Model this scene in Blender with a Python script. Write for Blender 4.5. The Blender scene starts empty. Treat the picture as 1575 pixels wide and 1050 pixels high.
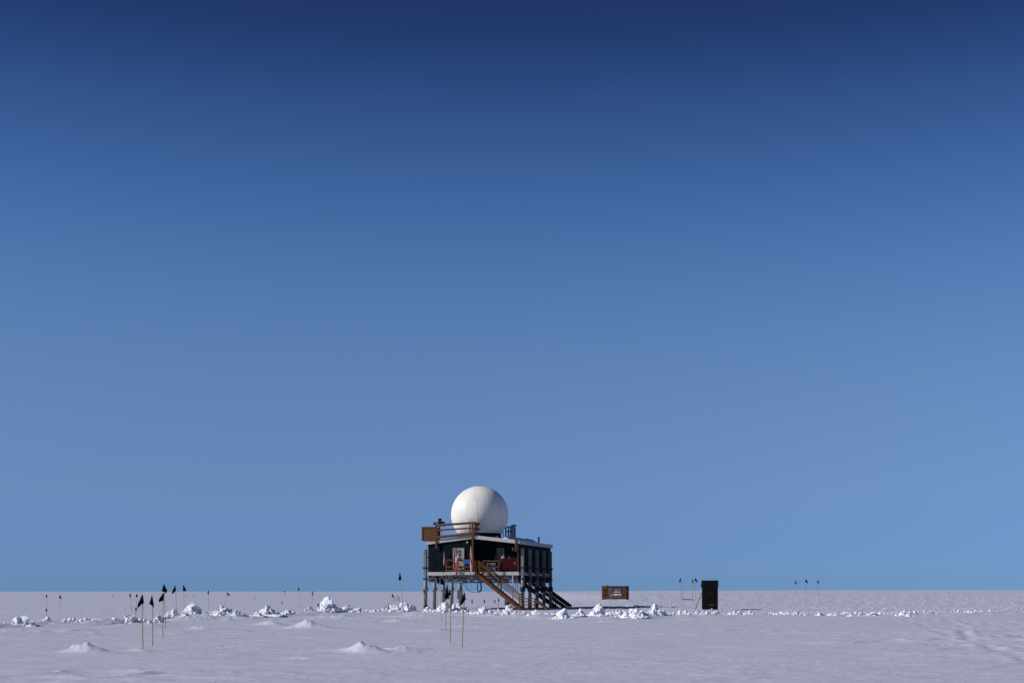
import bpy, bmesh, math, random
import numpy as np
from mathutils import Vector, Matrix

# ------------------------------------------------------------------ camera, sky, sun, exposure
S = bpy.context.scene
COL = S.collection
R = math.radians
EYE = 1.64                                   # eye height of the photographer above the snow
F = 50.0 / 36.0 * 1575.0                     # focal length in image pixels (50 mm on 36 mm)
cam_d = bpy.data.cameras.new('camera'); cam = bpy.data.objects.new('camera', cam_d); COL.objects.link(cam)
cam.location = (0, 0, EYE); cam.rotation_euler = (R(90), 0, 0)
cam_d.lens = 50; cam_d.sensor_width = 36; cam_d.shift_y = 384.0 / 1575.0
cam_d.clip_start = 0.1; cam_d.clip_end = 60000
S.camera = cam

SUN_EL, SUN_AZ = 31.0, 193.0                 # azimuth counted from +X, anticlockwise: from the left, a little behind
W = bpy.data.worlds.new('World'); S.world = W; W.use_nodes = True
nt = W.node_tree; nt.nodes.clear()
out = nt.nodes.new('ShaderNodeOutputWorld'); bg = nt.nodes.new('ShaderNodeBackground')
sky = nt.nodes.new('ShaderNodeTexSky'); sky.sky_type = 'NISHITA'; sky.sun_disc = False
sky.sun_elevation = R(SUN_EL); sky.sun_rotation = R((90 - SUN_AZ) % 360)
sky.altitude = 3200; sky.air_density = 1.0; sky.dust_density = 0.15; sky.ozone_density = 2.0
# clear polar sky: pale near the ice, deepening steadily to the zenith
tc = nt.nodes.new('ShaderNodeTexCoord'); sep = nt.nodes.new('ShaderNodeSeparateXYZ')
nt.links.new(tc.outputs['Generated'], sep.inputs[0])
ramp = nt.nodes.new('ShaderNodeValToRGB'); nt.links.new(sep.outputs['Z'], ramp.inputs['Fac'])
SKY_STOPS = [(0.013, (0.157, 0.277, 0.591)), (0.068, (0.314, 0.389, 0.573)), (0.14, (0.47, 0.537, 0.668)), (0.205, (0.447, 0.581, 0.753)), (0.264, (0.353, 0.516, 0.745)), (0.328, (0.204, 0.33, 0.556)), (0.373, (0.131, 0.187, 0.358)), (0.6, (0.095, 0.134, 0.258))]
cr = ramp.color_ramp; cr.interpolation = 'B_SPLINE'
while len(cr.elements) < len(SKY_STOPS): cr.elements.new(0.5)
for e, (p, c) in zip(cr.elements, SKY_STOPS): e.position = p; e.color = (*c, 1)
mul = nt.nodes.new('ShaderNodeMix'); mul.data_type = 'RGBA'; mul.blend_type = 'MULTIPLY'; mul.inputs[0].default_value = 1
nt.links.new(sky.outputs[0], mul.inputs[6]); nt.links.new(ramp.outputs[0], mul.inputs[7])
nt.links.new(mul.outputs[2], bg.inputs['Color']); bg.inputs['Strength'].default_value = 0.13
nt.links.new(bg.outputs[0], out.inputs[0])

sd = bpy.data.lights.new('sun', 'SUN'); sd.energy = 4.2; sd.angle = R(0.53); sd.color = (1.0, 0.965, 0.92)
sun = bpy.data.objects.new('sun', sd); COL.objects.link(sun)
to_sun = Vector((math.cos(R(SUN_AZ)) * math.cos(R(SUN_EL)), math.sin(R(SUN_AZ)) * math.cos(R(SUN_EL)), math.sin(R(SUN_EL))))
sun.rotation_euler = to_sun.to_track_quat('Z', 'Y').to_euler(); sun.location = (-60, -20, 60)
S.view_settings.view_transform = 'Standard'; S.view_settings.look = 'None'
S.view_settings.exposure = 0.0; S.view_settings.gamma = 1.0; S.view_settings.use_curve_mapping = False

random.seed(7); rng = np.random.default_rng(7)

# ------------------------------------------------------------------ helpers
def mat(name, col, rough=0.6, var=0.15, scale=6.0, bump=0.0, bscale=40.0, metal=0.0, spec=0.3, stretch=(1, 1, 1)):
    m = bpy.data.materials.new(name); m.use_nodes = True; n = m.node_tree.nodes; l = m.node_tree.links
    b = n['Principled BSDF']; b.inputs['Roughness'].default_value = rough; b.inputs['Metallic'].default_value = metal
    b.inputs['Specular IOR Level'].default_value = spec
    t = n.new('ShaderNodeTexCoord'); mp = n.new('ShaderNodeMapping'); mp.inputs['Scale'].default_value = stretch
    l.new(t.outputs['Object'], mp.inputs[0])
    if var > 0:
        no = n.new('ShaderNodeTexNoise'); no.inputs['Scale'].default_value = scale; no.inputs['Detail'].default_value = 5
        l.new(mp.outputs[0], no.inputs['Vector'])
        r = n.new('ShaderNodeValToRGB'); l.new(no.outputs[0], r.inputs[0])
        r.color_ramp.elements[0].position = 0.3; r.color_ramp.elements[1].position = 0.7
        r.color_ramp.elements[0].color = (*[c * (1 - var) for c in col], 1)
        r.color_ramp.elements[1].color = (*[min(1, c * (1 + var)) for c in col], 1)
        l.new(r.outputs[0], b.inputs['Base Color'])
    else:
        b.inputs['Base Color'].default_value = (*col, 1)
    if bump > 0:
        n2 = n.new('ShaderNodeTexNoise'); n2.inputs['Scale'].default_value = bscale; n2.inputs['Detail'].default_value = 4
        l.new(mp.outputs[0], n2.inputs['Vector'])
        bp = n.new('ShaderNodeBump'); bp.inputs['Strength'].default_value = 0.6; bp.inputs['Distance'].default_value = bump
        l.new(n2.outputs[0], bp.inputs['Height']); l.new(bp.outputs[0], b.inputs['Normal'])
    return m

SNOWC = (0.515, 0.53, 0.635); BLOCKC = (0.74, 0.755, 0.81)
M = {}
M['wood'] = mat('stained wood', (0.105, 0.036, 0.006), 0.7, 0.4, 3, 0.004, 30, stretch=(1, 1, 3))
M['wood_dark'] = mat('weathered dark wood', (0.045, 0.018, 0.009), 0.8, 0.4, 4, 0.004, 30)
M['plywood'] = mat('plywood', (0.105, 0.040, 0.011), 0.75, 0.45, 5, 0.003, 40)
M['siding'] = mat('navy siding', (0.0055, 0.0095, 0.015), 0.8, 0.35, 2.5, 0.002, 30, spec=0.06)
M['skirt'] = mat('dark skirt', (0.008, 0.009, 0.012), 0.8, 0.3, 3, spec=0.06)
M['white'] = mat('white paint', (0.44, 0.42, 0.405), 0.55, 0.08, 3)
M['cream'] = mat('cream paint', (0.30, 0.26, 0.18), 0.6, 0.1, 3)
M['fascia'] = mat('fascia metal', (0.30, 0.30, 0.32), 0.5, 0.15, 1.5)
M['roof'] = mat('roof sheet', (0.13, 0.135, 0.15), 0.6, 0.2, 2)
M['radome'] = mat('radome fabric', (0.77, 0.735, 0.685), 0.5, 0.05, 0.8, spec=0.25)
M['radome_seam'] = mat('radome seam', (0.52, 0.49, 0.46), 0.6, 0.0)
M['steel'] = mat('galvanised steel', (0.17, 0.17, 0.18), 0.5, 0.3, 5, metal=0.1, spec=0.4)
M['steel_dark'] = mat('dark steel', (0.028, 0.028, 0.032), 0.6, 0.3, 5, metal=0.2, spec=0.15)
M['black'] = mat('black paint', (0.0028, 0.0028, 0.0032), 0.75, 0.4, 3, spec=0.12)
M['rubber'] = mat('black rubber', (0.012, 0.012, 0.013), 0.6, 0.0)
M['glass'] = mat('dark glass', (0.012, 0.018, 0.024), 0.08, 0.0, spec=0.5)
M['greydoor'] = mat('grey green door', (0.055, 0.075, 0.08), 0.5, 0.15, 3)
M['red'] = mat('shade darkened red paint', (0.045, 0.002, 0.004), 0.6, 0.25, 3, spec=0.1)  # red darkened to stand in for the shade on the porch tank
M['redbright'] = mat('red marker', (0.24, 0.008, 0.014), 0.5, 0.2, 3)
M['blue'] = mat('blue board', (0.012, 0.10, 0.30), 0.5, 0.15, 3)
M['greyblue'] = mat('grey blue cabinet', (0.10, 0.12, 0.17), 0.5, 0.15, 3)
M['grey'] = mat('grey box', (0.09, 0.095, 0.10), 0.5, 0.2, 4)
M['bamboo'] = mat('bamboo', (0.36, 0.21, 0.09), 0.6, 0.3, 8, stretch=(1, 1, 0.3))
M['cloth'] = mat('black flag cloth', (0.007, 0.008, 0.011), 0.85, 0.3, 12, 0.004, 40, spec=0.1)
M['teal'] = mat('dark teal flag cloth', (0.010, 0.035, 0.055), 0.85, 0.3, 12, 0.004, 40, spec=0.1)
M['bag'] = mat('dark tarp', (0.010, 0.013, 0.028), 0.6, 0.4, 6, 0.01, 12)
M['cargo'] = mat('white wrapped cargo', (0.70, 0.69, 0.74), 0.5, 0.12, 4, 0.01, 9)
M['yellowish'] = mat('fibreglass base', (0.55, 0.48, 0.20), 0.5, 0.0)

def snow_mat(name, ground):
    m = bpy.data.materials.new(name); m.use_nodes = True; n = m.node_tree.nodes; l = m.node_tree.links
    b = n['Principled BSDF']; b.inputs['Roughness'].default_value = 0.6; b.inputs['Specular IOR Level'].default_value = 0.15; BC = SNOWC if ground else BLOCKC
    t = n.new('ShaderNodeTexCoord')
    a = n.new('ShaderNodeTexNoise'); a.inputs['Scale'].default_value = 0.35; a.inputs['Detail'].default_value = 6
    l.new(t.outputs['Object'], a.inputs['Vector'])
    r = n.new('ShaderNodeValToRGB'); l.new(a.outputs[0], r.inputs[0])
    r.color_ramp.elements[0].position = 0.3; r.color_ramp.elements[1].position = 0.7
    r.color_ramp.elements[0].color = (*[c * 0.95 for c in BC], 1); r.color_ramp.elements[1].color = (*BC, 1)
    l.new(r.outputs[0], b.inputs['Base Color'])
    prev = None
    layers = [(1.6, 0.09, (0.55, 1.6, 1)), (7.0, 0.030, (0.7, 1.3, 1)), (38.0, 0.010, (1, 1, 1))] if ground else [(9.0, 0.04, (1, 1, 1)), (30.0, 0.02, (1, 1, 1))]
    for sc, dist, st in layers:
        mp = n.new('ShaderNodeMapping'); mp.inputs['Scale'].default_value = st; l.new(t.outputs['Object'], mp.inputs[0])
        no = n.new('ShaderNodeTexNoise'); no.inputs['Scale'].default_value = sc; no.inputs['Detail'].default_value = 4
        l.new(mp.outputs[0], no.inputs['Vector'])
        bp = n.new('ShaderNodeBump'); bp.inputs['Strength'].default_value = 0.55; bp.inputs['Distance'].default_value = dist
        l.new(no.outputs[0], bp.inputs['Height'])
        if prev: l.new(prev.outputs[0], bp.inputs['Normal'])
        prev = bp
    l.new(prev.outputs[0], b.inputs['Normal'])
    return m
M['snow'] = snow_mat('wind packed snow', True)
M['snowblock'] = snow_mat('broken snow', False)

class MB:
    """collects shapes into one mesh"""
    def __init__(s): s.v = []; s.f = []; s.sm = []
    def add(s, vs, fs, smooth=False):
        o = len(s.v); s.v += [tuple(v) for v in vs]; s.f += [tuple(i + o for i in f) for f in fs]; s.sm += [smooth] * len(fs); return s
    def box(s, x0, x1, y0, y1, z0, z1):
        vs = [(x, y, z) for x in (x0, x1) for y in (y0, y1) for z in (z0, z1)]
        return s.add(vs, [(0, 1, 3, 2), (4, 6, 7, 5), (0, 4, 5, 1), (2, 3, 7, 6), (0, 2, 6, 4), (1, 5, 7, 3)])
    def beam(s, a, b, w, h, up=(0, 0, 1)):
        a = Vector(a); b = Vector(b); d = (b - a).normalized(); u = Vector(up)
        if abs(d.dot(u)) > 0.98: u = Vector((0, 1, 0))
        r = d.cross(u).normalized() * (w / 2); t = r.cross(d).normalized() * (h / 2)
        vs = [p + sr * r + st * t for p in (a, b) for sr in (-1, 1) for st in (-1, 1)]
        return s.add(vs, [(0, 1, 3, 2), (4, 6, 7, 5), (0, 4, 5, 1), (2, 3, 7, 6), (0, 2, 6, 4), (1, 5, 7, 3)])
    def tube(s, pts, rad, n=10, cap=True):
        pts = [Vector(p) for p in pts]; rads = rad if isinstance(rad, (list, tuple)) else [rad] * len(pts)
        vs = []; fs = []
        for i, p in enumerate(pts):
            d = (pts[min(i + 1, len(pts) - 1)] - pts[max(i - 1, 0)]).normalized()
            u = Vector((1, 0, 0)) if abs(d.z) > 0.7 else Vector((0, 0, 1))
            r = d.cross(u).normalized(); t = r.cross(d)
            vs += [p + rads[i] * (math.cos(2 * math.pi * k / n) * r + math.sin(2 * math.pi * k / n) * t) for k in range(n)]
        for i in range(len(pts) - 1):
            for k in range(n):
                k2 = (k + 1) % n; fs.append((i * n + k, i * n + k2, (i + 1) * n + k2, (i + 1) * n + k))
        s.add(vs, fs, True)
        if cap:
            o = len(s.v) - len(vs); m = len(pts) - 1
            s.f += [tuple(o + k for k in range(n))[::-1], tuple(o + m * n + k for k in range(n))]; s.sm += [False, False]
        return s
    def build(s, name, material, parent=None, bevel=0.0):
        me = bpy.data.meshes.new(name); me.from_pydata(s.v, [], s.f); me.materials.append(material)
        me.polygons.foreach_set('use_smooth', s.sm)
        bm = bmesh.new(); bm.from_mesh(me); bmesh.ops.recalc_face_normals(bm, faces=bm.faces); bm.to_mesh(me); bm.free()
        o = bpy.data.objects.new(name, me); COL.objects.link(o); o.parent = parent
        if bevel > 0:
            b = o.modifiers.new('bevel', 'BEVEL'); b.width = bevel; b.segments = 2; b.limit_method = 'ANGLE'
        return o
def box(name, m, parent, *a, bevel=0.0): return MB().box(*a).build(name, M[m], parent, bevel)
def beam(name, m, parent, a, b, w, h, up=(0, 0, 1)): return MB().beam(a, b, w, h, up).build(name, M[m], parent)
def tube(name, m, parent, pts, r, n=10): return MB().tube(pts, r, n).build(name, M[m], parent)
def tag(o, label=None, cat=None, group=None, kind=None):
    for k, v in (('label', label), ('category', cat), ('group', group), ('kind', kind)):
        if v: o[k] = v
    return o
def empty(name, loc=(0, 0, 0), rz=0.0, parent=None):
    o = bpy.data.objects.new(name, None); COL.objects.link(o); o.location = loc; o.rotation_euler = (0, 0, rz); o.parent = parent
    o.empty_display_size = 0.3; return o

# ------------------------------------------------------------------ noise
def _hash(ix, iy, seed):
    h = (ix.astype(np.int64) * 374761393 + iy.astype(np.int64) * 668265263 + seed * 144665) & 0xffffffff
    h = ((h ^ (h >> 13)) * 1274126177) & 0xffffffff
    return ((h ^ (h >> 16)) & 0xffff) / 65535.0
def vnoise(x, y, seed=0):
    x = np.asarray(x, float); y = np.asarray(y, float)
    ix = np.floor(x); iy = np.floor(y); fx = x - ix; fy = y - iy
    fx = fx * fx * fx * (fx * (fx * 6 - 15) + 10); fy = fy * fy * fy * (fy * (fy * 6 - 15) + 10)
    a = _hash(ix, iy, seed); b = _hash(ix + 1, iy, seed); c = _hash(ix, iy + 1, seed); d = _hash(ix + 1, iy + 1, seed)
    return (a + (b - a) * fx + (c - a) * fy + (a - b - c + d) * fx * fy) * 2 - 1
def fbm(x, y, seed=0, oct=4, gain=0.5):
    v = 0; a = 1.0
    for i in range(oct): v = v + a * vnoise(x * 2.03 ** i + 17.3 * i, y * 2.03 ** i - 9.1 * i, seed + i); a *= gain
    return v
def sstep(a, b, x): t = np.clip((x - a) / (b - a), 0, 1); return t * t * (3 - 2 * t)

# ------------------------------------------------------------------ image pixel column and row to a place on the ice
def gpt(u, v):  # u, v are image pixel coordinates
    """flat-ground point at image pixel column u and row v below the horizon row"""
    Y = EYE * F / (v - 909.0); return ((u - 787.5) * Y / F, Y)
def at(u, v, Y): return Vector(((u - 787.5) * Y / F, Y, EYE - (v - 909.0) * Y / F))  # image pixel u, v at a chosen depth Y

BERM = [gpt(*p) for p in [(-250, 972), (0, 967), (100, 962), (194, 959.5), (296, 951.5), (414, 949), (504, 945.5), (620, 943.5), (742, 947), (860, 952), (974, 952), (1010, 949), (1140, 948), (1300, 948), (1530, 946), (1800, 944)]]
BX = np.array([p[0] for p in BERM]); BY = np.array([p[1] for p in BERM])
MOUNDS = []                                   # x, y, half width left, half width right, depth, height
def mound(ul, uc, ur, vb, hpx, depth=0.9):
    x, y = gpt(uc, vb); k = y / F; MOUNDS.append((x, y + 0.3, (uc - ul) * k, (ur - uc) * k, depth, hpx * k))
mound(95, 129, 172, 1003, 15, 0.8); mound(190, 207, 226, 999, 5, 0.5); mound(444, 470, 510, 968, 15, 1.2); mound(394, 413, 436, 962, 8, 1.2)
mound(519, 550, 590, 1000, 16, 0.8); mound(588, 616, 690, 999, 8, 0.9); mound(440, 463, 500, 1010, 5, 0.6); mound(286, 302, 322, 969, 6, 1.0)
mound(20, 55, 80, 975, 4, 1.0); mound(85, 104, 122, 974, 4, 1.0); mound(640, 668, 700, 972, 4, 1.4); mound(590, 607, 640, 956, 4, 1.5)
mound(700, 730, 800, 966, 3, 1.5); mound(250, 300, 370, 955, 8, 3.0); mound(330, 370, 420, 955, 6, 2.0); mound(880, 930, 990, 958, 4, 2.0)
mound(480, 520, 560, 951, 5, 3.0); mound(600, 640, 700, 950, 6, 3.0); mound(160, 200, 260, 965, 6, 2.0); mound(330, 352, 400, 1004, 3, .7)
TR = [((25.5, 86.0), (11.2, 30.0)), ((28.0, 86.0), (13.2, 30.0)), ((20.5, 45.0), (8.0, 27.5))] + [((24.0 + 1.15 * i + 0.5 * math.sin(i * 2.3), 87.0 - 3 * (i % 3)), (10.2 + 1.12 * i + 0.7 * math.sin(i * 1.7 + 1), 29.0 + 4 * (i % 4))) for i in range(14)]

def ground_h(x, y):
    x = np.asarray(x, float); y = np.asarray(y, float)
    d = np.hypot(x, y)
    near = 1 - sstep(160, 420, d)
    h = 0.05 * fbm(x / 38, y / 30, 3, 3) * sstep(6, 30, d) * (0.4 + 0.6 * near)
    h = h + 0.028 * near * fbm(x / 4.2 + 0.2 * y, y / 1.5, 11, 3) + 0.013 * near * fbm(x / 1.1, y / 0.45, 21, 4) + 0.005 * (1 - sstep(50, 110, d)) * fbm(x / 0.22, y / 0.30, 25, 3) * sstep(-0.2, 0.5, fbm(x / 6, y / 4, 27, 2))
    patch_ = sstep(-0.1, 0.6, fbm(x / 14, y / 9, 81, 2)); rid = 1 - np.abs(fbm(x / 3.2 + 0.12 * y, y / 1.7 - 0.05 * x, 83, 3, 0.45))
    h = h + near * patch_ * 0.075 * np.clip(rid, 0, 1) ** 3
    # raised, tracked skiway shoulder behind the berm on the right
    right = sstep(1.0, 13.0, x - 0.02 * (y - 130))
    h = h + right * (0.07 * sstep(100, 122, y) + 0.53 * sstep(142, 174, y) + 0.50 * sstep(174, 215, y) + 1.0 * sstep(215, 420, y) * sstep(20, 120, x))
    churn = sstep(3, 9, x) * sstep(101, 112, y) * (1 - sstep(220, 330, y))
    h = h + churn * (0.05 * fbm(x / 0.9, y / 1.1, 31, 3) + 0.05 * vnoise(x / 5, y / 4, 35))
    # berm
    by = np.interp(x, BX, BY); q = (y - by)
    h = h + np.exp(-np.where(q < 0, (q / 4.2) ** 2, (q / 2.0) ** 2)) * (0.15 + 0.10 * fbm(x / 1.7, y / 1.5, 41, 4)) * (d < 400)
    # wind drifts
    for (mx, my, wl, wr, dp, hh) in MOUNDS:
        dx = x - mx; sel = (np.abs(dx) < 3.2 * max(wl, wr)) & (np.abs(y - my) < 4 * dp)
        if not sel.any(): continue
        xs = dx[sel] if dx.ndim else dx; ys = (y - my)[sel] if dx.ndim else (y - my)
        xx = x[sel] if dx.ndim else x; yy = y[sel] if dx.ndim else y
        skew = xs + (0.35 + 0.3 * math.sin(mx * 7)) * ys + 0.30 * wl * fbm(xx / 0.8, yy / 0.8, 57, 3)
        rx = np.where(skew < 0, skew / wl, skew / wr); r = np.sqrt(rx ** 2 + (ys / dp) ** 2)
        prof = 0.74 * np.exp(-(r * 1.5) ** 1.9) + 0.20 * np.exp(-(r / 1.3) ** 2)
        add = hh * prof * (1 + 0.27 * fbm(xx / 0.22, yy / 0.30, 51, 4, 0.6) * np.exp(-r) * np.where(skew < 0.1, 1.0, 0.25))
        if dx.ndim: h[sel] += add
        else: h = h + add
    # old vehicle tracks
    for k, ((ax, ay), (bx, b_y)) in enumerate(TR):
        L = math.hypot(bx - ax, b_y - ay); ux, uy = (bx - ax) / L, (b_y - ay) / L
        s = (x - ax) * ux + (y - ay) * uy; t = (x - ax) * (-uy) + (y - ay) * ux + 0.35 * vnoise(s / 9, s * 0 + k, 61)
        m = sstep(0, 6, s) * (1 - sstep(L - 8, L, s))
        h = h + m * (-0.013 * np.exp(-(t / 0.17) ** 2) + 0.008 * np.exp(-((np.abs(t) - 0.38) / 0.15) ** 2)) * (0.75 + 0.9 * vnoise(s / 1.3, t / 0.8, 65 + k))
    zone = sstep(0, 5, x - (9 + 0.235 * (y - 30))) * sstep(28, 36, y) * (1 - sstep(80, 90, y))
    h = h + zone * 0.024 * fbm((x + .25 * y) / 0.5, (y - .25 * x) / 1.6, 71, 3)
    return h
def gz(x, y): return float(ground_h(np.array([x], float), np.array([y], float))[0])

# ------------------------------------------------------------------ the snow field: one sheet out to the horizon
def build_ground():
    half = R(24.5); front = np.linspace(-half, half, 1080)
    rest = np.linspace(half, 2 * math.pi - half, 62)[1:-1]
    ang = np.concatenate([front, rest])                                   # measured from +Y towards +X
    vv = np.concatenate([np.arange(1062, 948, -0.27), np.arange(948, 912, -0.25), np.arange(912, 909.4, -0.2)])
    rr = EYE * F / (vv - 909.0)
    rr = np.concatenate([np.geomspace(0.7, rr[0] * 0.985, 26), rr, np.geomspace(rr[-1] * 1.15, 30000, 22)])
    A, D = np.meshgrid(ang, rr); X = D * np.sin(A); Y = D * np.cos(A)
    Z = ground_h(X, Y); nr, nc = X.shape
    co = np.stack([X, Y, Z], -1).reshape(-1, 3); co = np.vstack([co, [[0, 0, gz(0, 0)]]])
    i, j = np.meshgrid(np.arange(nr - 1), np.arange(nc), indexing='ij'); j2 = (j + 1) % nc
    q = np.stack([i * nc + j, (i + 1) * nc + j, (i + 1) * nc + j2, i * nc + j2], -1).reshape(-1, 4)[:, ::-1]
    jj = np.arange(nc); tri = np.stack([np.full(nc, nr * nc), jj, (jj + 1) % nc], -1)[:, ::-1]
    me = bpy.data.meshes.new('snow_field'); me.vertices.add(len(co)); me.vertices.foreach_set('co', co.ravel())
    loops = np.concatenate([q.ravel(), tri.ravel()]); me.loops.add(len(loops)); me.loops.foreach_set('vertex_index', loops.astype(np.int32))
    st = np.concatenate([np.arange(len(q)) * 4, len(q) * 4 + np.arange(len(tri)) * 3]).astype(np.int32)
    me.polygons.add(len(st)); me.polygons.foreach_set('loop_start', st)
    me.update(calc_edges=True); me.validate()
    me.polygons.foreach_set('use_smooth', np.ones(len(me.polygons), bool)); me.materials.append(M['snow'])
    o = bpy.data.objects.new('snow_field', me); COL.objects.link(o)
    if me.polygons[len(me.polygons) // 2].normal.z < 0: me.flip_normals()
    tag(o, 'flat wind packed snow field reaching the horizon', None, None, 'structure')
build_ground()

# ------------------------------------------------------------------ broken snow
def ico(sub):
    bm = bmesh.new(); bmesh.ops.create_icosphere(bm, subdivisions=sub, radius=1); v = np.array([p.co[:] for p in bm.verts]); f = [tuple(q.index for q in p.verts) for p in bm.faces]; bm.free(); return v, f
ICO = {k: ico(k) for k in (1, 2, 3, 4)}
def lump(sub, seed, rough=0.45, facets=7):
    """a broken block: a ball cut by random planes, then roughened"""
    v, f = ICO[sub]; g = np.random.default_rng(seed); v = v.copy()
    r = np.ones(len(v))
    for _ in range(facets):
        n = g.normal(size=3); n /= np.linalg.norm(n); d = 0.42 + 0.36 * g.random(); c = v @ n
        r = np.minimum(r, np.where(c > 1e-3, d / np.maximum(c, 1e-3), 9))
    v = v * r[:, None]
    if sub >= 2:
        dn = fbm(v[:, 0] * 2.3 + seed, v[:, 1] * 2.3 + v[:, 2] * 1.9, seed % 97, 4, 0.55); v = v * (1 + rough * 0.35 * dn)[:, None]
    return v, f
def slab(sub, seed):
    v, f = ICO[sub]; g = np.random.default_rng(seed); p = 5.0
    v = v / (np.sum(np.abs(v) ** p, 1) ** (1 / p))[:, None]
    for _ in range(3):
        n = g.normal(size=3); n /= np.linalg.norm(n); c = v @ n; d = 0.5 + 0.35 * g.random(); v = v - np.maximum(c - d, 0)[:, None] * n
    v = v * np.array([1.25, 0.75 + 0.3 * g.random(), 0.42 + 0.35 * g.random()])
    dn = fbm(v[:, 0] * 2.6 + seed, v[:, 1] * 2.6 + v[:, 2] * 2.1, seed % 97, 4, 0.6); return v * (1 + 0.16 * dn)[:, None], f
def rot(g):
    q = g.normal(size=4); q /= np.linalg.norm(q); w, x, y, z = q
    return np.array([[1 - 2 * (y * y + z * z), 2 * (x * y - z * w), 2 * (x * z + y * w)], [2 * (x * y + z * w), 1 - 2 * (x * x + z * z), 2 * (y * z - x * w)], [2 * (x * z - y * w), 2 * (y * z + x * w), 1 - 2 * (x * x + y * y)]])

def snow_heap(u, vb, wpx, hpx, seed, label, group=None, peak=0.0, blocky=1.0):
    x, y = gpt(u, vb); k = y / F; w = wpx * k * 1.18; h = hpx * k * 1.16; y += 0.25 * w
    g = np.random.default_rng(seed); mb = MB()
    z0 = min(gz(x, y), gz(x - w / 2, y), gz(x + w / 2, y))
    # drifted apron, packed core, then broken slabs of very unequal size
    for ax, ay, az, sd_, fc in ((0.66, 0.62, 0.30, seed, 4), (0.44, 0.40, 0.74 if peak == 0 else 0.6, seed + 7, 11), (0.26, 0.28, 0.84 if peak == 0 else 0.7, seed + 9, 9)):
        v, f = lump(4, sd_, 1.0, fc); v = v * np.array([w * ax, w * ay, h * az]); off = 0 if ax > 0.4 else g.uniform(-0.16, 0.16) * w; v = v + np.array([off, 0, 0.02 * h]); mb.add(v, f, True)
    n = int(7 + w * 8 * blocky)
    for i in range(n):
        a = g.random() * 2 * math.pi; rr = math.sqrt(g.random()); s = (0.05 + 0.34 * g.random() ** 3.0) * min(h * 1.1, 0.62) + 0.015
        bx = math.cos(a) * rr * w * 0.50; byy = math.sin(a) * rr * w * 0.44
        top = h * 0.80 * max(0, 1 - rr) ** 0.7 * (0.8 + 0.35 * g.random())
        v, f = slab(3, seed * 31 + i); v = (v * s) @ rot(g).T
        v += np.array([bx, byy, max(0.25 * s, min(top, h - s * 0.7))]); mb.add(v, f, True)
    if peak > 0:
        for i, (dx, dz, s) in enumerate([(-0.05, 0.52, 0.20), (0.0, 0.76, 0.12), (0.12, 0.42, 0.22), (-0.20, 0.36, 0.18)]):
            v, f = slab(3, seed + 900 + i); v = v[:, [2, 1, 0]] * s * w * np.array([1.2, 0.9, 1.0]) + np.array([dx * w, 0, dz * h]); mb.add(v, f, True)
    o = mb.build('snow_heap', M['snowblock']); o.location = (x, y, z0 - 0.02)
    md = o.modifiers.new('remesh', 'REMESH'); md.mode = 'VOXEL'; md.voxel_size = max(0.022, min(0.04, w / 45)); md.use_smooth_shade = True
    for tx, st in ((TEXA, 0.07), (TEXB, 0.07)):
        dm = o.modifiers.new('crumble', 'DISPLACE'); dm.texture = tx; dm.texture_coords = 'GLOBAL'; dm.strength = st * min(1.0, 0.35 + h); dm.mid_level = 0.55
    return tag(o, label, 'snow heap', group)

TEXA = bpy.data.textures.new('crumble coarse', 'VORONOI'); TEXA.noise_scale = 0.16; TEXA.distance_metric = 'DISTANCE'
TEXB = bpy.data.textures.new('crumble fine', 'CLOUDS'); TEXB.noise_scale = 0.06; TEXB.noise_depth = 3
G1 = 'snow heaps along the ploughed ridge'
SMALL = 'small low lump of broken snow on the long ploughed ridge'
MID = 'knee-high heap of broken snow blocks on the long ploughed ridge'
HEAPS = [(30, 966, 30, 14, MID), (8, 966, 16, 6, SMALL), (74, 962, 12, 5, SMALL), (97, 961, 14, 6, SMALL), (111, 960, 20, 11, MID), (147, 960, 13, 6, SMALL), (172, 960, 14, 5, SMALL),
         (195, 960, 26, 17, MID), (242, 958, 16, 10, MID), (229, 959, 9, 4, SMALL), (263, 951, 20, 15, MID), (284, 955, 15, 8, SMALL), (363, 951, 18, 9, SMALL), (414, 949.5, 34, 14, MID),
         (397, 950, 20, 7, SMALL), (440, 948, 20, 9, SMALL), (478, 945, 26, 11, MID), (561, 944, 18, 6, SMALL), (575, 944.5, 10, 4, SMALL), (660, 943, 20, 8, SMALL),
         (722, 946, 20, 6, SMALL), (745, 948, 28, 11, MID), (765, 948.5, 22, 8, SMALL), (786, 949, 28, 11, MID), (806, 949.5, 20, 9, SMALL), (826, 950, 26, 11, MID), (848, 951, 20, 9, SMALL), (868, 953, 28, 12, MID), (890, 952, 22, 9, SMALL),
         (936, 949.5, 20, 9, SMALL), (950, 947.5, 24, 13, MID), (976, 953, 34, 18, MID), (994, 950, 18, 10, SMALL), (1048, 947.5, 26, 8, SMALL), (1073, 946.5, 16, 7, SMALL), (1090, 949, 18, 5, SMALL), (1103, 945.5, 16, 8, SMALL),
         (1136, 948, 22, 7, SMALL), (1151, 947.5, 16, 8, SMALL), (1209, 948, 15, 7, SMALL), (1222, 948, 12, 7, SMALL), (1262, 949, 18, 6, SMALL), (1282, 948.5, 14, 6, SMALL), (1310, 949, 18, 6, SMALL), (1342, 948.5, 14, 6, SMALL), (1390, 949, 22, 6, SMALL)]
WHERE = [(230, 'near the half-buried flags'), (460, 'among the tall black flags'), (600, 'beside the tallest pointed heap'), (735, 'by the station legs'), (872, 'in front of the station stairs'), (1030, 'before the plank crate'), (1165, 'around the foot of the black cabin'), (9999, 'where the ridge runs on past the cabin')]
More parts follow.
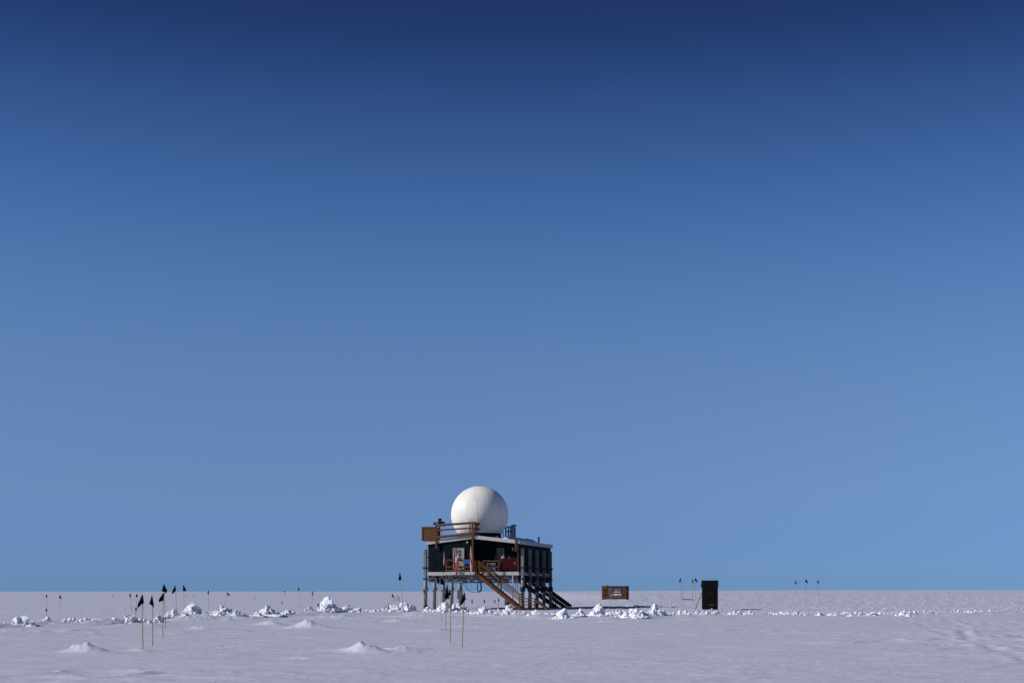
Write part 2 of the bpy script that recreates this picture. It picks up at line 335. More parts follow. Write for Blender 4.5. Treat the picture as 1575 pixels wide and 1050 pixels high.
for i, (u, vb, w, h, lab) in enumerate(HEAPS):
    wh = next(t for lim, t in WHERE if u < lim)
    snow_heap(u, vb, w, h, 100 + i, ('small low lump of broken snow ' if lab == SMALL else 'knee-high heap of broken snow blocks ') + wh, ('low snow lumps ' if lab == SMALL else 'snow heaps ') + wh)
snow_heap(297, 950.5, 34, 22, 301, 'rounded heap of hard snow crumbs with two black flag poles beside it')
snow_heap(336, 950.5, 40, 18, 302, 'broad crumbly snow heap with a leaning dark flag pole behind it', blocky=1.6)
snow_heap(504, 946, 34, 25, 303, 'tallest snow heap, with a pointed block standing on its crest', peak=1)
snow_heap(532, 944.5, 40, 14, 304, 'long snow heap adjoining the pointed tallest heap')
snow_heap(621, 944, 48, 18, 305, 'wide snow heap with a tall black flag standing on its crest', blocky=1.4)
snow_heap(690, 944, 40, 16, 306, 'wide snow heap in front of the station legs behind clustered black flags', blocky=1.3)
snow_heap(709, 941, 17, 14, 307, 'narrow snow heap below the grey box on a station leg')
snow_heap(921, 950.5, 30, 19, 308, 'largest snow heap between the station stairs and the plank crate')
snow_heap(1010, 949.5, 28, 17, 309, 'steep snow heap midway between the plank crate and the black cabin')

def scatter(name, label, pts, seed, m='snowblock'):
    g = np.random.default_rng(seed); V = []; Fc = []; o = 0
    base = [lump(1, 700 + i, 0, 5) for i in range(6)]
    for (x, y, s) in pts:
        v, f = base[g.integers(6)]; v = (v * s * np.array([1.2, 1.0, 0.8])) @ rot(g).T + np.array([x, y, gz_list[(x, y)] + s * 0.25])
        V.append(v); Fc.append(np.array(f) + o); o += len(v)
    V = np.vstack(V); Fc = np.vstack(Fc)
    me = bpy.data.meshes.new(name); me.vertices.add(len(V)); me.vertices.foreach_set('co', V.ravel()); me.loops.add(Fc.size); me.loops.foreach_set('vertex_index', Fc.ravel().astype(np.int32))
    me.polygons.add(len(Fc)); me.polygons.foreach_set('loop_start', (np.arange(len(Fc)) * 3).astype(np.int32)); me.update(calc_edges=True); me.materials.append(M[m])
    ob = bpy.data.objects.new(name, me); COL.objects.link(ob); return tag(ob, label, 'snow rubble', None, 'stuff')
gz_list = {}
def prep(xs, ys, ss):
    hs = ground_h(xs, ys); out = []
    for x, y, s, h in zip(xs, ys, ss, hs): gz_list[(x, y)] = h; out.append((x, y, s))
    return out
xs = rng.uniform(-33, 33, 3000); ys = np.interp(xs, BX, BY) + rng.normal(0.6, 0.8, 3000); cl = vnoise(xs / 2.2, ys / 3, 91); keep = cl > -0.25
keep &= ~((xs > 22) & (rng.random(3000) < 0.6)); keep &= ~((xs > 13) & (vnoise(xs / 1.1, ys / 2, 93) < -0.05))
scatter('snow_rubble', 'loose fist-sized snow rubble strewn along the ploughed ridge', prep(xs[keep], ys[keep], (0.025 + 0.15 * rng.random(3000) ** 2.4)[keep]), 5)
n = 20000; ys = 104 + 130 * rng.random(n) ** 1.35; xs = rng.uniform(0.01, 0.40, n) * ys + 1.5; cl = fbm(xs / 6, ys / 9, 95, 2); keep = (cl > -0.30) & ~((xs < 5.5) & (ys < 146))
scatter('snow_crumbs', 'field of small churned snow crumbs on the tracked shoulder', prep(xs[keep], ys[keep], (0.018 + 0.075 * rng.random(n) ** 3.0)[keep]), 6, 'snow')

n = 3500; ys = 24 + 62 * rng.random(n) ** 1.2; xs = rng.uniform(-0.42, 0.42, n) * ys; cl = fbm(xs / 7, ys / 5, 97, 3); keep = cl > 0.02
scatter('snow_grains', 'scattered thumb-sized snow grains on the wind crust', prep(xs[keep], ys[keep], (0.005 + 0.014 * rng.random(n) ** 3)[keep]), 8, 'snow')

# ------------------------------------------------------------------ the station on stilts
BO = Vector((0.61, 128.0)); TH = R(15); cT, sT = math.cos(TH), math.sin(TH)
ST = empty('polar_station', (BO.x, BO.y, 0), -TH)
tag(ST, 'dark navy research station raised on steel columns with timber stairs and roof railings', 'building')
def lx(u, ly):            # local x on a plane ly behind the front for image pixel column u
    t = (u - 787.5) / F; return (t * (BO.y + ly * cT) - BO.x - ly * sT) / (cT + t * sT)
def lz(v, x, ly): Y = BO.y - x * sT + ly * cT; return EYE - (v - 909.0) * Y / F
def lp(u, v, ly): x = lx(u, ly); return Vector((x, ly, lz(v, x, ly)))
WD, LN, RID = 8.65, 12.6, -4.30; FZ0, FZ1 = 3.10, 3.41; EAVE, RIDGE = 6.22, 6.73
REC = 1.0
def roofz(x): return RIDGE - (RIDGE - EAVE) * abs(x - RID) / 4.33       # upper surface
box('floor_slab', 'white', ST, -WD, 0, 0, LN, FZ0, FZ1)
def siding(name, p0, p1, off, top=None, z0=FZ1, z1=None):
    """vertical boarding between two plan points, outer face along off"""
    a = Vector(p0); b = Vector(p1); L = (b - a).length; n = max(1, round(L / 0.235)); d = (b - a) / n; o = Vector(off); mb = MB()
    for i in range(n):
        q0 = a + d * (i + 0.035); q1 = a + d * (i + 0.965)
        def zt(q): return (roofz(q[0]) - 0.17) if z1 is None else z1
        th = 0.10 + 0.006 * ((i * 7) % 3)
        vs = [(q0.x, q0.y, z0), (q1.x, q1.y, z0), (q1.x, q1.y, zt(q1)), (q0.x, q0.y, zt(q0))]
        vs += [(v[0] + o.x * th, v[1] + o.y * th, v[2]) for v in vs]
        mb.add(vs, [(0, 1, 2, 3), (7, 6, 5, 4), (0, 4, 5, 1), (1, 5, 6, 2), (2, 6, 7, 3), (3, 7, 4, 0)])
    q0, q1 = a, b
    def zt(q): return (roofz(q[0]) - 0.18) if z1 is None else z1 - 0.01
    vs = [(q0.x, q0.y, z0), (q1.x, q1.y, z0), (q1.x, q1.y, zt(q1)), (q0.x, q0.y, zt(q0))]
    vs += [(v[0] + o.x * 0.07, v[1] + o.y * 0.07, v[2]) for v in vs]
    mb.add(vs, [(0, 1, 2, 3), (7, 6, 5, 4), (0, 4, 5, 1), (1, 5, 6, 2), (2, 6, 7, 3), (3, 7, 4, 0)])
    return mb.build(name, M['siding'], ST)
siding('front_wall', (-WD + 0.04, 0.16), (RID - 0.02, 0.16), (0, -1))
siding('porch_wall', (RID + 0.11, REC + 0.1), (-0.12, REC + 0.1), (0, -1))
siding('porch_side_wall', (RID, 0.18), (RID, REC + 0.09), (1, 0))
siding('side_wall', (-0.14, 0.06), (-0.14, LN - 0.1), (1, 0), z1=EAVE - 0.18)
siding('side_wall', (-WD + 0.14, 0.2), (-WD + 0.14, LN - 0.1), (-1, 0), z1=EAVE - 0.18)
siding('rear_wall', (-WD + 0.16, LN - 0.16), (-0.16, LN - 0.16), (0, 1))
# side skirt below the floor
for x in (-0.12, -WD + 0.02): box('skirt_panel', 'skirt', ST, x, x + 0.1, 0.35, LN - 0.3, 2.46, FZ0 - 0.003)
# roof
rf = MB()
xe = (-WD - 0.10, 0.10)
for x0 in xe:
    z0 = roofz(x0); t = 0.15
    vs = [(x0, -0.06, z0), (RID, -0.06, RIDGE), (RID, LN + 0.1, RIDGE), (x0, LN + 0.1, z0)]; vs += [(a, b, c - t) for a, b, c in vs]
    rf.add(vs, [(0, 1, 2, 3), (7, 6, 5, 4), (0, 4, 5, 1), (1, 5, 6, 2), (2, 6, 7, 3), (3, 7, 4, 0)])
roof = rf.build('roof', M['roof'], ST)
for x0 in xe:
    mb = MB(); a = x0; b = RID
    vs = [(a, -0.11, roofz(a) + 0.02), (b, -0.11, RIDGE + 0.02), (b, -0.11, RIDGE - 0.30), (a, -0.11, roofz(a) - 0.30)]; vs += [(p, -0.062, r) for p, q, r in vs]
    mb.add(vs, [(0, 1, 2, 3), (7, 6, 5, 4), (0, 4, 5, 1), (1, 5, 6, 2), (2, 6, 7, 3), (3, 7, 4, 0)]); mb.build('fascia_board', M['white'], roof)
    s = 1 if x0 > -4 else -1
    for k in range(5):
        y0 = -0.06 + k * 2.53; box('eave_board', 'fascia', roof, min(x0, x0 + 0.045 * s) + 0.003 * s, max(x0, x0 + 0.045 * s) + 0.003 * s, y0 + 0.006, y0 + 2.524, EAVE - 0.34, EAVE + 0.01)
# snow lying on the roof
def snow_patch(name, cx, cy, wx, wy, h, seed, ang=0):
    nn = 26; vs = []; fs = []
    for i in range(nn):
        for j in range(nn):
            a = i / (nn - 1) * 2 - 1; b = j / (nn - 1) * 2 - 1; px = cx + a * wx; py = cy + b * wy
            m = max(0, 1 - (a * a + b * b) ** 1.0); z = roofz(px) + h * (m ** 0.6) * (0.65 + 0.5 * float(fbm(np.array([px * 1.6]), np.array([py * 1.2]), seed, 4)[0])) - 0.02
            vs.append((px, py, z)); 
    for i in range(nn - 1):
        for j in range(nn - 1): fs.append((i * nn + j, (i + 1) * nn + j, (i + 1) * nn + j + 1, i * nn + j + 1))
    return MB().add(vs, fs, True).build(name, M['snowblock'], roof)
snow_patch('roof_snow', -1.9, 7.6, 1.9, 4.4, 0.34, 5); snow_patch('roof_snow', -1.5, 1.5, 0.45, 0.7, 0.24, 8); snow_patch('roof_snow', -2.6, 2.0, 0.5, 0.8, 0.10, 9); snow_patch('roof_snow', -7.2, 5.5, 1.2, 3.5, 0.16, 12)

# steel columns
CY = [0.25, 2.9, 5.6, 8.3, 11.0]
for side, X0 in ((1, 0.30), (-1, -WD - 0.27)):
    for k, y in enumerate(CY):
        g0 = -0.15
        c = tube('column', 'steel', ST, [(X0, y, g0), (X0, y, 3.25)], 0.165, 16)
        mb = MB(); mb.box(X0 - 0.12, X0 + 0.12, y - 0.17, y - 0.13, 3.1, 5.52); mb.box(X0 - 0.12, X0 + 0.12, y + 0.13, y + 0.17, 3.1, 5.52); mb.box(X0 - 0.03, X0 + 0.03, y - 0.13, y + 0.13, 3.1, 5.52)
        mb.build('guide_rail', M['steel'], c)
        tube('collar', 'steel_dark' if side > 0 else 'steel', c, [(X0, y, 1.62), (X0, y, 1.74), (X0, y, 1.98), (X0, y, 2.1)], [0.17, 0.245, 0.245, 0.17], 16)
        box('lug', 'steel_dark', c, X0 - 0.22, X0 + 0.22, y - 0.21, y + 0.21, 3.72, 3.86, bevel=0.015)
        box('lug', 'steel_dark', c, X0 - 0.21, X0 + 0.21, y - 0.2, y + 0.2, 2.74, 2.86, bevel=0.015)
        for zz in (4.7, 3.3):
            box('bracket', 'steel_dark', c, *( (0.0, X0 - 0.15) if side > 0 else (X0 + 0.15, -WD) ), y - 0.06, y + 0.06, zz, zz + 0.12)
for p, (u, s) in enumerate(((656, 0.30),)):
    v, f = lump(3, 77, 0.5, 6); v = v * np.array([0.30, 0.28, 0.26]) + np.array([-WD - 0.27, 0.2, 0.24]); MB().add(v, f, True).build('footing_block', M['wood_dark'], ST)
# floor trusses
for y in [0.12] + CY[1:]:
    mb = MB(); xa, xb = -WD + 0.05, -0.05
    mb.box(xa, xb, y - 0.04, y + 0.04, FZ0 - 0.09, FZ0 - 0.003); mb.box(xa, xb, y - 0.04, y + 0.04, 2.47, 2.56)
    nb = 20; st = (xb - xa) / nb
    for i in range(nb):
        z0, z1 = (2.56, FZ0 - 0.09) if i % 2 == 0 else (FZ0 - 0.09, 2.56); mb.beam((xa + i * st, y, z0), (xa + (i + 1) * st, y, z1), 0.05, 0.05, (0, 1, 0))
        if i % 4 == 0: mb.box(xa + i * st - 0.03, xa + i * st + 0.03, y - 0.03, y + 0.03, 2.56, FZ0 - 0.09)
    mb.build('floor_truss', M['steel'], ST)
for x in (-WD + 0.1, -4.3, -0.2):
    box('floor_joist', 'steel', ST, x - 0.05, x + 0.05, 0.2, LN - 0.2, 2.66, 2.90)

# front door with nine lights
def on_front(u0, u1, v0, v1, ly):
    xa, xb = lx(u0, ly), lx(u1, ly); z1 = lz(v0, xa, ly); z0 = lz(v1, xa, ly); return xa, xb, z0, z1
xa, xb, z0, z1 = on_front(696.8, 714.2, 842.3, 878.5, 0.0); z0 = FZ1
dr = box('door', 'cream', ST, xa + 0.12, xb - 0.10, -0.005, 0.05, z0 + 0.03, z1 - 0.10)
MB().box(xa, xa + 0.11, -0.05, 0.06, z0, z1).box(xb - 0.19, xb, -0.05, 0.06, z0, z1).box(xa + 0.11, xb - 0.19, -0.05, 0.06, z1 - 0.09, z1).build('door_frame', M['cream'], dr)
pw0, pw1 = xa + 0.30, xb - 0.24; pz0, pz1 = z0 + 1.08, z1 - 0.17
MB().box(pw0 - 0.06, pw1 + 0.06, -0.030, -0.006, pz0 - 0.06, pz1 + 0.06).build('light_surround', M['white'], dr)
for i in range(3):
    for j in range(3):
        w_ = (pw1 - pw0) / 3; h_ = (pz1 - pz0) / 3
        box('pane', 'glass', dr, pw0 + i * w_ + 0.018, pw0 + (i + 1) * w_ - 0.018, -0.036, -0.031, pz0 + j * h_ + 0.018, pz0 + (j + 1) * h_ - 0.018)
tube('handle', 'steel', dr, [(xb - 0.27, -0.06, z0 + 0.98), (xb - 0.38, -0.06, z0 + 0.98)], 0.02, 8)
# porch door
ly = REC
xa, xb, z0, z1 = on_front(763.6, 776.6, 841.7, 878, ly - 0.02); z0 = FZ1
pd = box('door', 'greydoor', ST, xa + 0.10, xb - 0.10, ly - 0.06, ly - 0.005, z0 + 0.03, z1 - 0.10); tag(pd, 'grey green porch door in a brown frame')
MB().box(xa, xa + 0.10, ly - 0.09, ly - 0.004, z0, z1).box(xb - 0.10, xb, ly - 0.09, ly - 0.004, z0, z1).box(xa + 0.10, xb - 0.10, ly - 0.09, ly - 0.004, z1 - 0.10, z1).build('door_frame', M['wood_dark'], pd)
MB().box(xa + 0.101, xa + 0.135, ly - 0.08, ly - 0.061, z0 + 0.03, z1 - 0.101).box(xb - 0.135, xb - 0.101, ly - 0.08, ly - 0.061, z0 + 0.03, z1 - 0.101).box(xa + 0.135, xb - 0.135, ly - 0.08, ly - 0.061, z1 - 0.14, z1 - 0.101).build('door_stop', M['cream'], pd)
box('pane', 'glass', pd, xa + 0.22, xb - 0.22, ly - 0.066, ly - 0.061, z0 + 1.2, z1 - 0.3)
box('corner_post', 'wood', ST, -0.12, -0.045, 0.0, 0.055, FZ1, EAVE - 0.20)
p = lp(789, 844.5, ly - 0.05); lamp = box('wall_light', 'white', ST, p.x - 0.08, p.x + 0.08, ly - 0.16, ly - 0.01, p.z - 0.02, p.z + 0.16, bevel=0.02)
tube('lamp_stem', 'white', lamp, [(p.x + 0.02, ly - 0.1, p.z - 0.16), (p.x + 0.02, ly - 0.1, p.z - 0.02)], 0.04, 8)
p = lp(719, 833, 0.05); tube('floodlight', 'yellowish', ST, [(p.x, 0.06, p.z), (p.x, -0.08, p.z - 0.03)], [0.05, 0.09], 10)

# door landing with railing
LY = -1.15; x0 = lx(686.5, LY); x1 = lx(730.5, LY)
nb = 8
land = empty('door_landing', parent=ST)
for i in range(nb):
    yy = LY - 0.06 + i * (1.15 / nb); box('deck_board', 'wood', land, x0 - 0.1, x1 + 0.05, yy, yy + 1.15 / nb - 0.012, FZ1 - 0.05, FZ1 - 0.01)
box('edge_board', 'white', land, x0 - 0.08, x1 + 0.02, LY - 0.085, LY - 0.063, FZ1 - 0.26, FZ1 - 0.014)
for yy in (LY + 0.1, -0.15): box('joist', 'wood_dark', land, x0 - 0.05, x1 + 0.03, yy, yy + 0.06, FZ1 - 0.26, FZ1 - 0.051)
def railing(name, parent, xs, y, zr, zbot, ztop, m='wood', rw=0.13, pw=0.10):
    e = empty(name, parent=parent)
    for x in xs: box('post', m, e, x - pw / 2, x + pw / 2, y - pw / 2, y + pw / 2, zbot, ztop)
    for k, z in enumerate(zr): box('rail', m, e, xs[0] - pw / 2, xs[-1] + pw / 2, y - pw / 2 - 0.045, y - pw / 2 - 0.003, z - rw / 2, z + rw / 2)
    return e
zt = lz(861, x0, LY)
lr = railing('landing_railing', ST, [x0, lx(702, LY), lx(715.6, LY), x1 - 0.04], LY, [zt, lz(871.3, x0, LY), lz(877, x0, LY)], FZ1 - 0.4, zt + 0.07)
for z in (zt, lz(871.3, x0, LY)): box('rail', 'wood', lr, x0 - 0.045, x0 - 0.003, LY + 0.055, -0.06, z - 0.06, z + 0.06)
bb = MB().box(lx(713, LY), lx(723.4, LY), LY - 0.135, LY - 0.100, lz(866.8, x0, LY), lz(860.6, x0, LY)).build('notice_board', M['blue'], ST)
tag(bb, 'blue board fixed to the landing rail')

# stairs
def stairs(name, xt, xbm, zt, zb, y0, y1, m, n, rail_h=1.05, mids=(0.55,), posts=(0.0, 0.5, 1.0), ext=0.0, rails=True, rw=(0.105, 0.08)):
    e = empty(name, parent=ST); d = Vector((xbm - xt, 0, zb - zt))
    for y in (y0, y1): beam('stringer', m, e, (xt, y, zt - 0.15), (xbm, y, zb - 0.15), 0.06, 0.27)
    for i in range(1, n):
        x = xt + d.x * i / n; z = zt + d.z * i / n; box('tread', m, e, x - 0.16, x + 0.14, y0 + 0.035, y1 - 0.035, z - 0.05, z - 0.005)
    if rails:
        for y in (y0, y1):
            for t in posts:
                x = xt + d.x * t; z = zt + d.z * t; box('post', m, e, x - 0.05, x + 0.05, y - 0.04, y + 0.04, z - 0.25, z + rail_h - 0.02)
            for h in (rail_h,) + tuple(mids):
                beam('handrail', m, e, (xt, y - 0.06, zt + h), (xbm + d.x * ext, y - 0.06, zb + h + d.z * ext), 0.04, rw[0] if h == rail_h else rw[1])
    return e
xs_ = x1 + 0.02; xe_ = lx(801.5, LY)
zg = gz(BO.x + xe_ * cT + LY * sT, BO.y - xe_ * sT + LY * cT)
stairs('front_staircase', xs_, xe_, FZ1, 0.12, LY, -0.16, 'wood', 15, 1.02, (0.60,), (0.02, 0.5, 0.97))
# foot landing and its railing
xa, xb = lx(803, LY - 0.1), lx(822.5, LY - 0.1)
fl = railing('foot_railing', ST, [xa, (xa + xb) / 2, xb], LY - 0.12, [lz(920, xa, LY), lz(924.6, xa, LY), lz(929.5, xa, LY)], -0.1, lz(919.3, xa, LY), rw=0.09, pw=0.08)
xr = lx(841, LY - 0.1); beam('sloping_rail', 'wood', fl, (xb, LY - 0.16, lz(921.5, xb, LY)), (xr, LY - 0.16, 0.06), 0.05, 0.17)
beam('sloping_rail', 'wood_dark', fl, (xb, LY + 0.75, lz(922.5, xb, LY)), (xr, LY + 0.75, 0.06), 0.05, 0.15)
for i in range(6): box('deck_board', 'wood_dark', fl, xa - 0.15, xb + 0.1, LY - 0.1 + i * 0.17, LY + 0.055 + i * 0.17, 0.06, 0.11)
beam('ramp_board', 'wood_dark', fl, (xb + 0.1, LY + 0.35, 0.10), (xr + 0.1, LY + 0.35, -0.02), 0.9, 0.05)
# rear stairs
RY = LN + 0.35
xtop = lx(784, RY); xbot = lx(856, RY)
stairs('rear_staircase', xtop, xbot, FZ1 + 0.05, lz(933.5, xbot, RY), RY, RY + 1.05, 'wood_dark', 15, 1.02, (0.52,), (0.3, 0.62, 0.93), ext=0.27, rw=(0.26, 0.2))
box('rear_landing', 'wood_dark', ST, xtop - 1.4, xtop + 0.05, LN + 0.02, RY + 1.1, FZ1 - 0.1, FZ1 - 0.01)

# porch railing
PY = 0.10; xa, xb = lx(743.2, PY), lx(767.6, PY); z = lz(862.3, xa, PY)
railing('porch_railing', ST, [xa, xb], PY, [z, lz(872, xa, PY), lz(878, xa, PY)], FZ1 - 0.36 + 0.37, z + 0.07, rw=0.11)
# roof railing
e = empty('roof_railing', parent=ST); ry = -0.17
def post(u, v0, v1, w=0.13, m='wood', y=ry): a = lp(u, v0, y); b = lp(u, v1, y); box('post', m, e, a.x - w / 2, a.x + w / 2, y - 0.05, y + 0.05, b.z, a.z)
post(671, 806.6, 843.5, 0.16); post(727, 802.3, 866, 0.15); post(731, 802.6, 822, 0.13, 'wood', ry + 0.75); post(723.0, 804, 822, 0.09, 'wood', ry + 0.4)
for (va, vb_, h) in ((807.8, 803.4, 0.21), (815.2, 811.4, 0.15), (826.0, 820.6, 0.24)):
    a = lp(669.5, va, ry - 0.08); b = lp(729, vb_, ry - 0.08); beam('rail', 'wood', e, a, b, 0.045, h)
a = lp(729, 804, ry); 
for dz in (0, -0.5): beam('rail', 'wood_dark', e, (a.x + 0.03, ry - 0.05, a.z + dz), (a.x + 0.03, 1.6, a.z + dz), 0.045, 0.16)
post(733.8, 803, 821, 0.1, 'wood_dark', 1.55)
# platform box at the roof end
pa = lp(648.6, 809.8, -0.16); pb = lp(669.2, 831.2, -0.16)
pbx = box('platform_box', 'plywood', ST, pa.x, pb.x, -0.13, 1.4, pb.z, pa.z)
fr = MB(); t = 0.11
fr.box(pa.x - 0.01, pb.x + 0.01, -0.165, -0.132, pa.z - t, pa.z + 0.01).box(pa.x - 0.01, pb.x + 0.01, -0.165, -0.132, pb.z - 0.01, pb.z + t).box(pa.x - 0.01, pa.x + t, -0.165, -0.132, pb.z + t, pa.z - t).box(pb.x - t, pb.x + 0.01, -0.165, -0.132, pb.z + t, pa.z - t)
fr.build('panel_frame', M['wood'], pbx)
box('support_beam', 'wood_dark', pbx, pa.x + 0.3, pb.x + 0.4, 0.1, 0.25, pb.z - 0.13, pb.z - 0.003)
a = lp(793.4, 827.3, -0.17); b = lp(793.4, 847.5, -0.17); box('bracket_post', 'wood', ST, a.x - 0.075, a.x + 0.075, -0.22, -0.115, b.z, a.z)
# roof equipment
def rt(u, v, ly): return lp(u, v, ly)
MY = 0.02; p = rt(676.5, 806, MY); x = p.x
mast = tube('equipment_mast', 'steel_dark', ST, [(x, MY, roofz(x) - 0.02), (x, MY, lz(800.5, x, MY))], 0.06, 10)
tube('beacon', 'red', mast, [(x, MY, lz(800.6, x, MY)), (x, MY, lz(796.8, x, MY))], 0.17, 14)
box('camera_head', 'black', mast, x - 0.2, x + 0.2, MY - 0.17, MY + 0.17, lz(804.9, x, MY), lz(801.6, x, MY), bevel=0.03); beam('camera_hood', 'black', mast, (x + 0.15, MY, lz(802.2, x, MY)), (x + 0.46, MY, lz(803.8, x, MY)), 0.2, 0.18)
z_ = lz(805, x, MY); tube('cable', 'rubber', mast, [(x + 0.1, MY, z_), (x + 0.22, MY, z_ - 0.22), (x + 0.42, MY, z_ - 0.32), (x + 0.55, MY, z_ - 0.2), (x + 0.52, MY, z_)], 0.022, 6)
tube('cable', 'rubber', mast, [(x + 0.05, MY, z_ - 0.6), (x + 0.22, MY, z_ - 0.72), (x + 0.3, MY, z_ - 0.95), (x + 0.26, MY, z_ - 1.2)], 0.022, 6)
def whip(u, v0, v1, ly, r, m='white', base=None):
    a = rt(u, v1, ly); b = rt(u, v0, ly); o = tube('whip_antenna', m, ST, [(a.x, ly, a.z), (a.x, ly, b.z)], [r, r * 0.6], 6)
    if base: c = rt(u, base, ly); tube('antenna_base', 'yellowish', o, [(a.x, ly, a.z), (a.x, ly, c.z)], r * 1.9, 8)
whip(667.3, 780.5, 806, -0.1, 0.026); whip(734, 764.5, 805, 0.1, 0.03, base=792); whip(722.5, 795, 804.5, 0.2, 0.018, 'steel_dark'); whip(725.6, 796.5, 804, 0.3, 0.015, 'steel')
a = rt(667.3, 803, -0.1); box('antenna_mount', 'steel_dark', ST, a.x - 0.04, a.x + 0.26, -0.14, -0.06, lz(806.8, a.x, -.1), lz(802.9, a.x, -.1))
a = rt(733.4, 805, 0.1); box('antenna_mount', 'steel_dark', ST, a.x - 0.2, a.x + 0.09, 0.04, 0.16, lz(807.6, a.x, 0.1), lz(804.3, a.x, 0.1))
# roof hatch guard and vents
hy = 6.6; g = empty('hatch_guard', parent=ST)
for u in (773.8, 778, 781.7, 785.6, 788.0):
    a = rt(u, 809 if u > 775 else 815.5, hy); w = 0.11 if u in (778, 785.6, 788.0) else 0.06
    box('post', 'steel_dark', g, a.x - w / 2, a.x + w / 2, hy - 0.06, hy + 0.06, roofz(a.x) - 0.05, a.z)
for v in (809.6, 817.2): a = rt(778, v, hy); b = rt(788.2, v, hy); box('rail', 'steel_dark', g, a.x, b.x, hy - 0.105, hy - 0.063, a.z - 0.05, a.z + 0.05)
for u in (778, 788.0):
    a = rt(u, 809, hy); box('post', 'steel_dark', g, a.x - 0.05, a.x + 0.05, hy + 0.95, hy + 1.05, roofz(a.x) - 0.05, a.z)
a = rt(790.6, 808, hy - 0.3); vp = tube('vent_pipe', 'steel', ST, [(a.x, hy - 0.3, roofz(a.x) - 0.05), (a.x, hy - 0.3, a.z)], 0.07, 12)
tube('vent_cap', 'steel', vp, [(a.x, hy - 0.3, a.z - 0.06), (a.x, hy - 0.3, a.z), (a.x, hy - 0.3, a.z + 0.08), (a.x, hy - 0.3, a.z + 0.1)], [0.12, 0.27, 0.27, 0.2], 18)
a = rt(828.7, 825.3, 8.4); fp = tube('flue_pipe', 'black', ST, [(a.x, 8.4, roofz(a.x) - 0.05), (a.x, 8.4, a.z)], 0.075, 12)
tube('flue_rim', 'steel_dark', fp, [(a.x, 8.4, a.z - 0.05), (a.x, 8.4, a.z + 0.01)], 0.09, 12)
a = rt(763, 823.5, 0.9); box('timber_block', 'wood', ST, a.x - 0.22, a.x + 0.22, 0.7, 1.1, roofz(a.x) - 0.04, roofz(a.x) + 0.17)
# cables, box and drain below the floor
c = rt(707.5, 908, 11.0 - 0.35); cb = box('junction_box', 'grey', ST, c.x - 0.26, c.x + 0.26, 10.5, 10.78, lz(920.5, c.x, 10.6), lz(907.5, c.x, 10.6), bevel=0.02)
def pxpath(pts, ly): return [tuple(rt(u, v, ly)) for u, v in pts]
tube('hanging_cable', 'rubber', ST, pxpath([(716, 893), (716.5, 900), (719.5, 906), (724, 909.6), (729, 910.8), (734, 910), (738, 907.8)], 3.2), 0.022, 6)
tube('hanging_cable', 'rubber', ST, pxpath([(715, 893), (712.5, 897), (710.5, 903), (709.5, 908)], 5.0), 0.022, 6)
cc = rt(737, 902.5, 3.2)
coil = MB()
for k in range(3):
    coil.tube([(cc.x + (0.16 + 0.03 * k) * math.cos(a_), 3.2 + 0.04 * k, cc.z + (0.44 + 0.02 * k) * math.sin(a_)) for a_ in np.linspace(0, 2 * math.pi, 25)], 0.025, 6, False)
coil.build('cable_coil', M['rubber'], ST)
a = rt(788.7, 885, -0.05); tube('drain_pipe', 'white', ST, [(a.x, 0.0, 0.0), (a.x, 0.0, FZ0)], 0.04, 8)
a = rt(794.5, 894.6, -0.03); br = box('hose_bracket', 'redbright', ST, a.x - 0.16, a.x + 0.16, -0.06, 0.06, a.z - 0.05, a.z + 0.05)
for dx in (-0.1, 0.08): tube('hose', 'red', br, [(a.x + dx, 0, a.z), (a.x + dx, 0, a.z - 0.65)], 0.018, 6)

# ------------------------------------------------------------------ radome
def wpt(x, y, z=0.0): return Vector((BO.x + x * cT + y * sT, BO.y - x * sT + y * cT, z))
rl = Vector((-4.9, 4.25)); rw_ = wpt(rl.x, rl.y); RR = 2.69; rc = EYE + (909 - 791.3) * rw_.y / F; zb = 7.06
RD = empty('radome', (rw_.x, rw_.y, roofz(rl.x)), R(-20)); tag(RD, 'large white spherical radome on the station roof', 'radome')
cz = rc - roofz(rl.x); th_b = math.asin(max(-1, (zb - rc) / RR))
def sph(a, t, r): return (r * math.cos(t) * math.cos(a), r * math.cos(t) * math.sin(a), cz + r * math.sin(t))
def patch(name, m, a0, a1, t0, t1, r, na, ntt, parent):
    vs = [sph(a0 + (a1 - a0) * i / na, t0 + (t1 - t0) * j / ntt, r) for i in range(na + 1) for j in range(ntt + 1)]
    fs = [(i * (ntt + 1) + j, (i + 1) * (ntt + 1) + j, (i + 1) * (ntt + 1) + j + 1, i * (ntt + 1) + j + 1) for i in range(na) for j in range(ntt)]
    return MB().add(vs, fs, True).build(name, m, parent)
patch('inner_shell', M['radome_seam'], 0, 2 * math.pi, th_b, R(89.9), RR - 0.012, 64, 32, RD)
bands = [(th_b, R(-12), 10), (R(-12), R(28), 10), (R(28), R(62), 10)]
for b, (t0, t1, nseg) in enumerate(bands):
    for k in range(nseg):
        a0 = 2 * math.pi * (k + 0.37 * b) / nseg; a1 = a0 + 2 * math.pi / nseg; gp = 0.006 / (RR * math.cos((t0 + t1) / 2)); gt = 0.004 / RR
        patch('panel', M['radome'], a0 + gp, a1 - gp, t0 + gt, t1 - gt, RR, 14, 12, RD)
patch('crown_panel', M['radome'], 0, 2 * math.pi, R(62) + 0.0015, R(89.9), RR, 48, 12, RD)
r0 = RR * math.cos(th_b)
tube('base_ring', 'skirt', RD, [(0, 0, -0.15), (0, 0, zb - roofz(rl.x) + 0.02)], r0 - 0.03, 48)
tube('top_light', 'steel_dark', RD, [(0, 0, cz + RR - 0.01), (0, 0, cz + RR + 0.05)], 0.12, 10)
box('top_plate', 'steel', RD, -0.3, 0.45, -0.05, 0.05, cz + RR - 0.025, cz + RR + 0.02)

